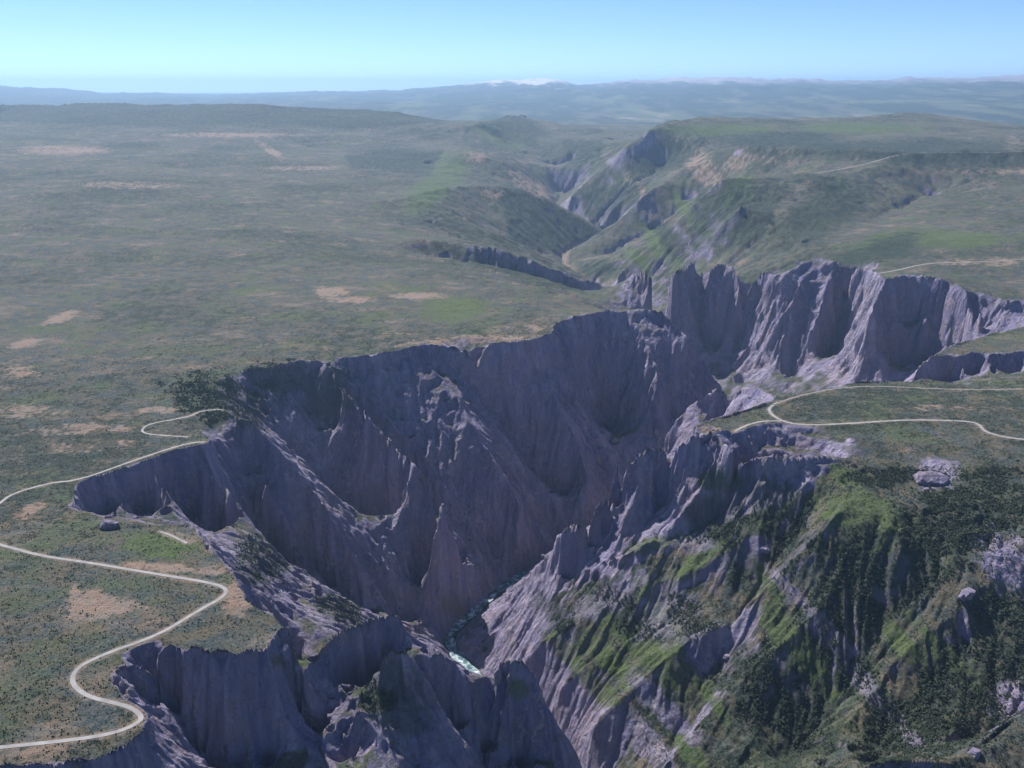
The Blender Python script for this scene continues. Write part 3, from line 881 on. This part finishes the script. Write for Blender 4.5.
# ------------------------------------------------------------------ rock outcrops, each a thing of its own
def pick(x, y):
    """where the survey sighting (x, y) meets the ground, nearest first."""
    best = None
    for tol in (1.5, 3, 6, 12):
        m_ = (np.abs(PX - x) < tol) & (np.abs(PY - y) < tol)
        if m_.any():
            jj, ii = np.where(m_)
            k = np.argmin(RR[jj, ii] + 3 * (np.abs(PX[jj, ii] - x) + np.abs(PY[jj, ii] - y)))
            return float(GX0[jj[k], ii[k]]), float(GY0[jj[k], ii[k]]), float(h[jj[k], ii[k]])
    return None


def ico(sub):
    import bmesh
    b = bmesh.new(); bmesh.ops.create_icosphere(b, subdivisions=sub, radius=1.0)
    v = np.array([q.co[:] for q in b.verts]); f = np.array([[q.index for q in t.verts] for t in b.faces])
    b.free(); return v, f


ICO5 = ico(5)


def outcrop(name, x, y, size, label, seed, group=None, sink=0.35, turn=0.0, lump=1):
    p = pick(x, y)
    if p is None: return
    q = np.random.RandomState(seed)
    d = ICO5[0]
    Vs = []; Fs = []; off = 0
    for l in range(lump):
        n = q.randn(26, 3); n /= np.linalg.norm(n, axis=1)[:, None]
        c = 0.72 + 0.28 * q.rand(26)
        r_ = np.min(np.where(d @ n.T > 0.05, c[None] / np.maximum(d @ n.T, 0.05), 9), axis=1)
        r_ = np.minimum(r_, 1.25)
        v = d * r_[:, None] * np.array(size) * (1.0 if l == 0 else 0.45 + 0.3 * q.rand())
        v = v + d * (fbm(v[:, 0] + v[:, 2] * 0.6 + seed * 31, v[:, 1] - v[:, 2] * 0.5, max(size) * 0.5, 5, 0.6, ridged=True)[:, None] * max(size) * 0.10)
        if l: v = v + np.array([(q.rand() - 0.5) * 2.2 * size[0], (q.rand() - 0.5) * 1.6 * size[1], -0.25 * size[2]])
        Vs.append(v); Fs.append(ICO5[1] + off); off += len(v)
    v = np.concatenate(Vs); f = np.concatenate(Fs)
    m2 = make_mesh(name, v, f)
    shade(m2, False)
    attr(m2, "rock", np.ones(len(v)) * 0.96)
    attr(m2, "streak", np.clip(0.45 + fbm(v[:, 0] + v[:, 2] * 0.3 + seed, v[:, 1], max(size) * 0.4, 4, 0.6), 0, 1))
    m2.materials.append(M_GROUND)
    o = bpy.data.objects.new(name, m2)
    o.location = (p[0], p[1], p[2] - size[2] * sink * 0.5); o.rotation_euler = (0, 0, turn)
    return link(o, label, "rock", group)


outcrop("rock_outcrop", 928, 478, (46, 30, 26), "large rounded grey outcrop rising beside dark trees at the meadow's upper edge", 11, turn=0.2, lump=3)
outcrop("rock_block", 284, 652, (17, 13, 20), "square purple block split from the rim at the viewpoint cliff", 12, sink=0.2, turn=0.4)
outcrop("rock_block", 292, 676, (13, 11, 17), "smaller dark block wedged in the crevice below the square rim block", 13, sink=0.2, turn=1.2)
outcrop("rock_tower", 498, 676, (9, 9, 22), "slim dark tooth of rock left of the tallest foreground spire", 14, sink=0.4, turn=0.2)
outcrop("rock_block", 108, 524, (24, 14, 15), "dark block standing at the mouth of the cove below the bending road", 15, sink=0.3, turn=0.2, lump=2)
outcrop("boulder", 728, 656, (12, 10, 9), "lone dark boulder low in the green gully of the southern slope", 16, sink=0.3)
outcrop("rock_outcrop", 1008, 552, (26, 20, 20), "jagged purple outcrop on the ridge crest at the right edge", 17, turn=0.5, lump=3)
outcrop("rock_outcrop", 968, 592, (20, 14, 13), "lower pale outcrop farther down the ridge crest at the right", 18, turn=0.8, lump=2)
outcrop("rock_fin", 1012, 708, (16, 10, 16), "dark toothed fin of rock in the bottom right corner", 19, turn=0.7, lump=3)
outcrop("rock_fin", 975, 752, (14, 8, 9), "low dark fin of rock beside the tan ledge at the bottom right", 20, turn=0.4, lump=2)
outcrop("rock_outcrop", 765, 548, (16, 12, 10), "small grey outcrop among scrub below the southern overlook cliff", 21, lump=2)
outcrop("rock_outcrop", 655, 430, (14, 10, 14), "broken purple crag behind the fin at the overlook point", 22, lump=2, sink=0.5)

# ------------------------------------------------------------------ scrub oak and juniper
def clump(seed, leaves, lobes, leaf):
    """a shrub crown of unit size: many small leaf faces through a few uneven lobes."""
    q = np.random.RandomState(seed)
    cs = [np.array([0, 0, 0.55, 0.62])]
    for _ in range(lobes - 1):
        a = q.rand() * 6.283; r_ = 0.35 + 0.4 * q.rand()
        cs.append(np.array([math.cos(a) * r_, math.sin(a) * r_, 0.3 + 0.5 * q.rand(), 0.28 + 0.28 * q.rand()]))
    cs = np.array(cs); w = cs[:, 3] ** 2; w /= w.sum()
    k = q.choice(len(cs), leaves, p=w)
    d = q.randn(leaves, 3); d /= np.linalg.norm(d, axis=1)[:, None]
    c = cs[k, :3] + d * (cs[k, 3] * (0.6 + 0.4 * q.rand(leaves)))[:, None] * np.array([1, 1, 0.8])
    c[:, 2] = np.maximum(c[:, 2], 0.03)
    nrm = d + 0.5 * q.randn(leaves, 3); nrm /= np.linalg.norm(nrm, axis=1)[:, None]
    t = np.cross(nrm, q.randn(leaves, 3)); t /= np.linalg.norm(t, axis=1)[:, None]
    b = np.cross(nrm, t)
    sz = leaf * (0.6 + 0.8 * q.rand(leaves))[:, None]
    v = np.stack([c - t * sz - b * sz * 0.6, c + t * sz - b * sz * 0.7, c + t * sz * 0.7 + b * sz, c - t * sz * 0.8 + b * sz * 0.8], 1).reshape(-1, 3)
    return v, np.arange(leaves * 4).reshape(-1, 4)


def leaf_material(name, dark, light):
    m_, N, L = new_mat(name)
    o = N.new("ShaderNodeOutputMaterial"); b = N.new("ShaderNodeBsdfPrincipled")
    g = N.new("ShaderNodeNewGeometry"); mx = N.new("ShaderNodeMix"); mx.data_type = 'RGBA'
    t = N.new("ShaderNodeTexNoise"); t.inputs["Scale"].default_value = 0.05; t.inputs["Detail"].default_value = 3
    L.new(g.outputs["Position"], t.inputs["Vector"])
    ad = N.new("ShaderNodeMath"); ad.operation = 'MULTIPLY_ADD'; ad.inputs[1].default_value = 0.5
    L.new(g.outputs["Random Per Island"], ad.inputs[0]); 
    mr = N.new("ShaderNodeMapRange"); mr.inputs[1].default_value = 0.35; mr.inputs[2].default_value = 0.65; mr.inputs[4].default_value = 0.5
    L.new(t.outputs["Fac"], mr.inputs[0]); L.new(mr.outputs[0], ad.inputs[2])
    L.new(ad.outputs[0], mx.inputs[0]); mx.inputs[6].default_value = (*dark, 1); mx.inputs[7].default_value = (*light, 1)
    L.new(mx.outputs[2], b.inputs["Base Color"]); b.inputs["Roughness"].default_value = 0.8
    b.inputs["Specular IOR Level"].default_value = 0.2
    L.new(b.outputs[0], o.inputs[0]); return m_


M_LEAF = leaf_material("scrub_leaves", (0.050, 0.066, 0.056), (0.125, 0.150, 0.088))
M_BARK = leaf_material("bark", (0.08, 0.065, 0.055), (0.13, 0.11, 0.10))

q = np.random.RandomState(99)
area = (cell.astype(np.float32) ** 2) * np.ones((NR, NT), np.float32)
inview = (PX > -60) & (PX < 1084) & (PY > 300) & (PY < 790) & (RR < 4300)
dens = (k_ * 1.0 + 0.7 * SOUTH * (1 - 0.7 * g_) + 0.06 * scrub * (1 - rock)) * inview * (1 - sstep(0.9, 1.5, SB)) + inview * 0.16 * rock * sstep(0.02, 0.2, n2 + 0.4 * n1) * (1 - sstep(1.3, 2.4, SB)) * (1 - SOUTH)
dens = dens * sstep(9, 16, ROAD_D) * sstep(20, 30, RIV_D) * sstep(-0.3, 0.25, n2 + 0.5 * n3)
pr = (dens * area).ravel(); pr = pr / pr.sum()
NSH = 46000
cells_ = q.choice(NR * NT, NSH, p=pr)
ci = cells_ % NT + q.rand(NSH) - 0.5; cj = cells_ // NT + q.rand(NSH) - 0.5
big = k_.ravel()[cells_] > 0.2
size_ = np.where(big, 3.6 + 4.2 * q.rand(NSH) ** 1.8, 1.6 + 2.6 * q.rand(NSH))
ci = np.clip(ci, 1, NT - 2); cj = np.clip(cj, 1, NR - 2)
st_th = TH0 + DA * ci; st_r = np.exp(lr[0] + DA * cj)
sx_ = st_r * np.sin(st_th); sy_ = st_r * np.cos(st_th)
sx_ = sx_ + sample(ux * crag, ci, cj); sy_ = sy_ + sample(uy * crag, ci, cj)
sz_ = sample(h, ci, cj)
spx = sample(PX.astype(np.float32), ci, cj); spy = sample(PY.astype(np.float32), ci, cj)
NPL = 20000
pd_ = inview * (RR < 3600) * (SB < 0.35) * sstep(6, 10, ROAD_D) * (1 - rock) * (1 - 0.8 * SOUTH) * (0.25 + sstep(-0.2, 0.3, n2 + 0.7 * n3)) * (1 - 0.8 * soil)
pr2 = (pd_ * area * (1.0 / (RR * RR))).ravel(); pr2 = pr2 / pr2.sum()
c2 = q.choice(NR * NT, NPL, p=pr2)
pi_ = np.clip(c2 % NT + q.rand(NPL) - 0.5, 1, NT - 2); pj_ = np.clip(c2 // NT + q.rand(NPL) - 0.5, 1, NR - 2)
p_th = TH0 + DA * pi_; p_r = np.exp(lr[0] + DA * pj_)
pxs = p_r * np.sin(p_th); pys = p_r * np.cos(p_th); pzs = sample(h, pi_, pj_); psz = 1.6 + 2.6 * q.rand(NPL) ** 2
# the 300 that show largest stand as objects of their own
show = size_ / st_r * ((spx > 4) & (spx < 1020) & (spy < 764)) * np.where(spx > 560, 1, 0.9)
# hidden behind a nearer crest?  walk from the shrub to the eye
vis = np.ones(NSH, bool)
order = np.argsort(-show)
def seen(k):
    t = np.linspace(0.03, 0.6, 90)
    x = sx_[k] * (1 - t); y = sy_[k] * (1 - t); z = (sz_[k] + size_[k]) * (1 - t) + CAM_H * t
    i, j = to_grid(x, y)
    return bool((sample(h, i, j) < z)[j > 1].all())
solo = []
for k in order:
    if seen(k): solo.append(k)
    if len(solo) == 300: break
solo_set = np.zeros(NSH, bool); solo_set[solo] = True

# the rest is ground cover
TV = [clump(s_, 30, 4, 0.24) for s_ in range(8)]
rest = np.where(~solo_set)[0]
Vs = []; Fs = []; off = 0
for a in range(8):
    ids = rest[a::8]
    v, f = TV[a]
    ang = q.rand(len(ids)) * 6.283; ca, sa = np.cos(ang)[:, None], np.sin(ang)[:, None]
    w = size_[ids][:, None] * 0.5
    hh = w * (1.0 + 0.5 * q.rand(len(ids)))[:, None]
    X = (v[None, :, 0] * ca - v[None, :, 1] * sa) * w + sx_[ids][:, None]
    Y = (v[None, :, 0] * sa + v[None, :, 1] * ca) * w + sy_[ids][:, None]
    Z = v[None, :, 2] * hh + sz_[ids][:, None] - 0.3
    Vs.append(np.stack([X, Y, Z], -1).reshape(-1, 3))
    Fs.append((f[None] + (np.arange(len(ids)) * len(v))[:, None, None]).reshape(-1, 4) + off)
    off += len(ids) * len(v)
TP = [clump(200 + s_, 9, 2, 0.42) for s_ in range(6)]
for a in range(6):
    ids = np.arange(NPL)[a::6]; v, f = TP[a]
    ang = q.rand(len(ids)) * 6.283; ca, sa = np.cos(ang)[:, None], np.sin(ang)[:, None]; w = psz[ids][:, None] * 0.5
    Vs.append(np.stack([(v[None, :, 0] * ca - v[None, :, 1] * sa) * w + pxs[ids][:, None], (v[None, :, 0] * sa + v[None, :, 1] * ca) * w + pys[ids][:, None], v[None, :, 2] * w * 1.1 + pzs[ids][:, None] - 0.1], -1).reshape(-1, 3))
    Fs.append((f[None] + (np.arange(len(ids)) * len(v))[:, None, None]).reshape(-1, 4) + off); off += len(ids) * len(v)
m2 = make_mesh("scrub", np.concatenate(Vs), np.concatenate(Fs)); m2.materials.append(M_LEAF)
link(bpy.data.objects.new("scrub", m2), kind="stuff")

# single shrubs: a crown of leaves on a short forked trunk
def trunk_mesh(seed):
    q_ = np.random.RandomState(seed); v = []; f = []
    for b_ in range(3):
        a = q_.rand() * 6.283; p0 = np.array([0, 0, -0.15]); p1 = np.array([math.cos(a) * 0.12, math.sin(a) * 0.12, 0.25]); p2 = np.array([math.cos(a) * 0.38, math.sin(a) * 0.38, 0.62])
        base = len(v)
        for p_, r_ in ((p0, 0.075), (p1, 0.05), (p2, 0.02)):
            for c in range(6):
                v.append((p_[0] + math.cos(c * 1.0472) * r_, p_[1] + math.sin(c * 1.0472) * r_, p_[2]))
        for l in range(2):
            for c in range(6):
                f.append((base + l * 6 + c, base + l * 6 + (c + 1) % 6, base + l * 6 + 6 + (c + 1) % 6, base + l * 6 + 6 + c))
    m3 = make_mesh("trunk", np.array(v), np.array(f)); m3.materials.append(M_BARK); return m3


CROWN_ME = []; TRUNK_ME = []
for a in range(6):
    v, f = clump(50 + a, 260, 6, 0.10)
    m3 = make_mesh("crown", v, f); m3.materials.append(M_LEAF); CROWN_ME.append(m3); TRUNK_ME.append(trunk_mesh(a))
proto = []
for a in range(6):
    r_ = bpy.data.objects.new("scrub_oak", None)
    c1 = bpy.data.objects.new("crown", CROWN_ME[a]); c2 = bpy.data.objects.new("trunk", TRUNK_ME[a])
    c1.parent = r_; c2.parent = r_; proto.append((r_, c1, c2))


def zone(x, y):
    if x < 300: return ("dark green scrub oak at the edge of the north rim plateau", "scrub oaks along the north rim")
    if x < 520: return ("dark scrub oak clinging to the fins in the left foreground", "scrub oaks on the foreground fins")
    if x < 700: return ("dark scrub oak scattered low on the southern slope near the spire", "scrub oaks low on the southern slope")
    if y < 560: return ("dark scrub oak in the thicket below the meadow and overlook plateau", "scrub oaks high on the southern slope")
    if x - 512 > (y - 300) * 1.02 + 20: return ("dark scrub oak on the shaded slope near the bottom right corner", "scrub oaks by the bottom right corner")
    return ("dark scrub oak among the ridges midway down the southern slope", "scrub oaks on the middle southern slope")


for n_, k in enumerate(solo):
    base = proto[n_ % 6]
    objs = base if n_ < 6 else [o_.copy() for o_ in base]
    for o_ in objs: scene.collection.objects.link(o_)
    if n_ >= 6:
        objs[1].parent = objs[0]; objs[2].parent = objs[0]
    r_ = objs[0]
    r_.location = (float(sx_[k]), float(sy_[k]), float(sz_[k]) - 0.2)
    w = float(size_[k]) * 0.5
    r_.scale = (w, w, w * (1.0 + 0.5 * q.rand())); r_.rotation_euler = (0, 0, float(q.rand() * 6.283))
    lb, gp = zone(float(spx[k]), float(spy[k]))
    r_["label"] = lb; r_["group"] = gp; r_["category"] = "shrub"

# ------------------------------------------------------------------ air
hz_me = bpy.data.meshes.new("haze")
xa, ya, yb, za, zb = 115000., -20000., 112000., -840., 1820.
hz_me.from_pydata([(-xa, ya, za), (xa, ya, za), (xa, yb, za), (-xa, yb, za), (-xa, ya, zb), (xa, ya, zb), (xa, yb, zb), (-xa, yb, zb)], [],
                  [(3, 2, 1, 0), (4, 5, 6, 7), (0, 1, 5, 4), (1, 2, 6, 5), (2, 3, 7, 6), (3, 0, 4, 7)])
m_, N, L = new_mat("haze_air")
o = N.new("ShaderNodeOutputMaterial"); pv = N.new("ShaderNodeVolumePrincipled")
pv.inputs["Color"].default_value = (0.46, 0.70, 1.0, 1)
pv.inputs["Density"].default_value = 1.9e-5
pv.inputs["Anisotropy"].default_value = 0.35
L.new(pv.outputs[0], o.inputs["Volume"])
hz_me.materials.append(m_)
haze = link(bpy.data.objects.new("haze", hz_me), kind="stuff")
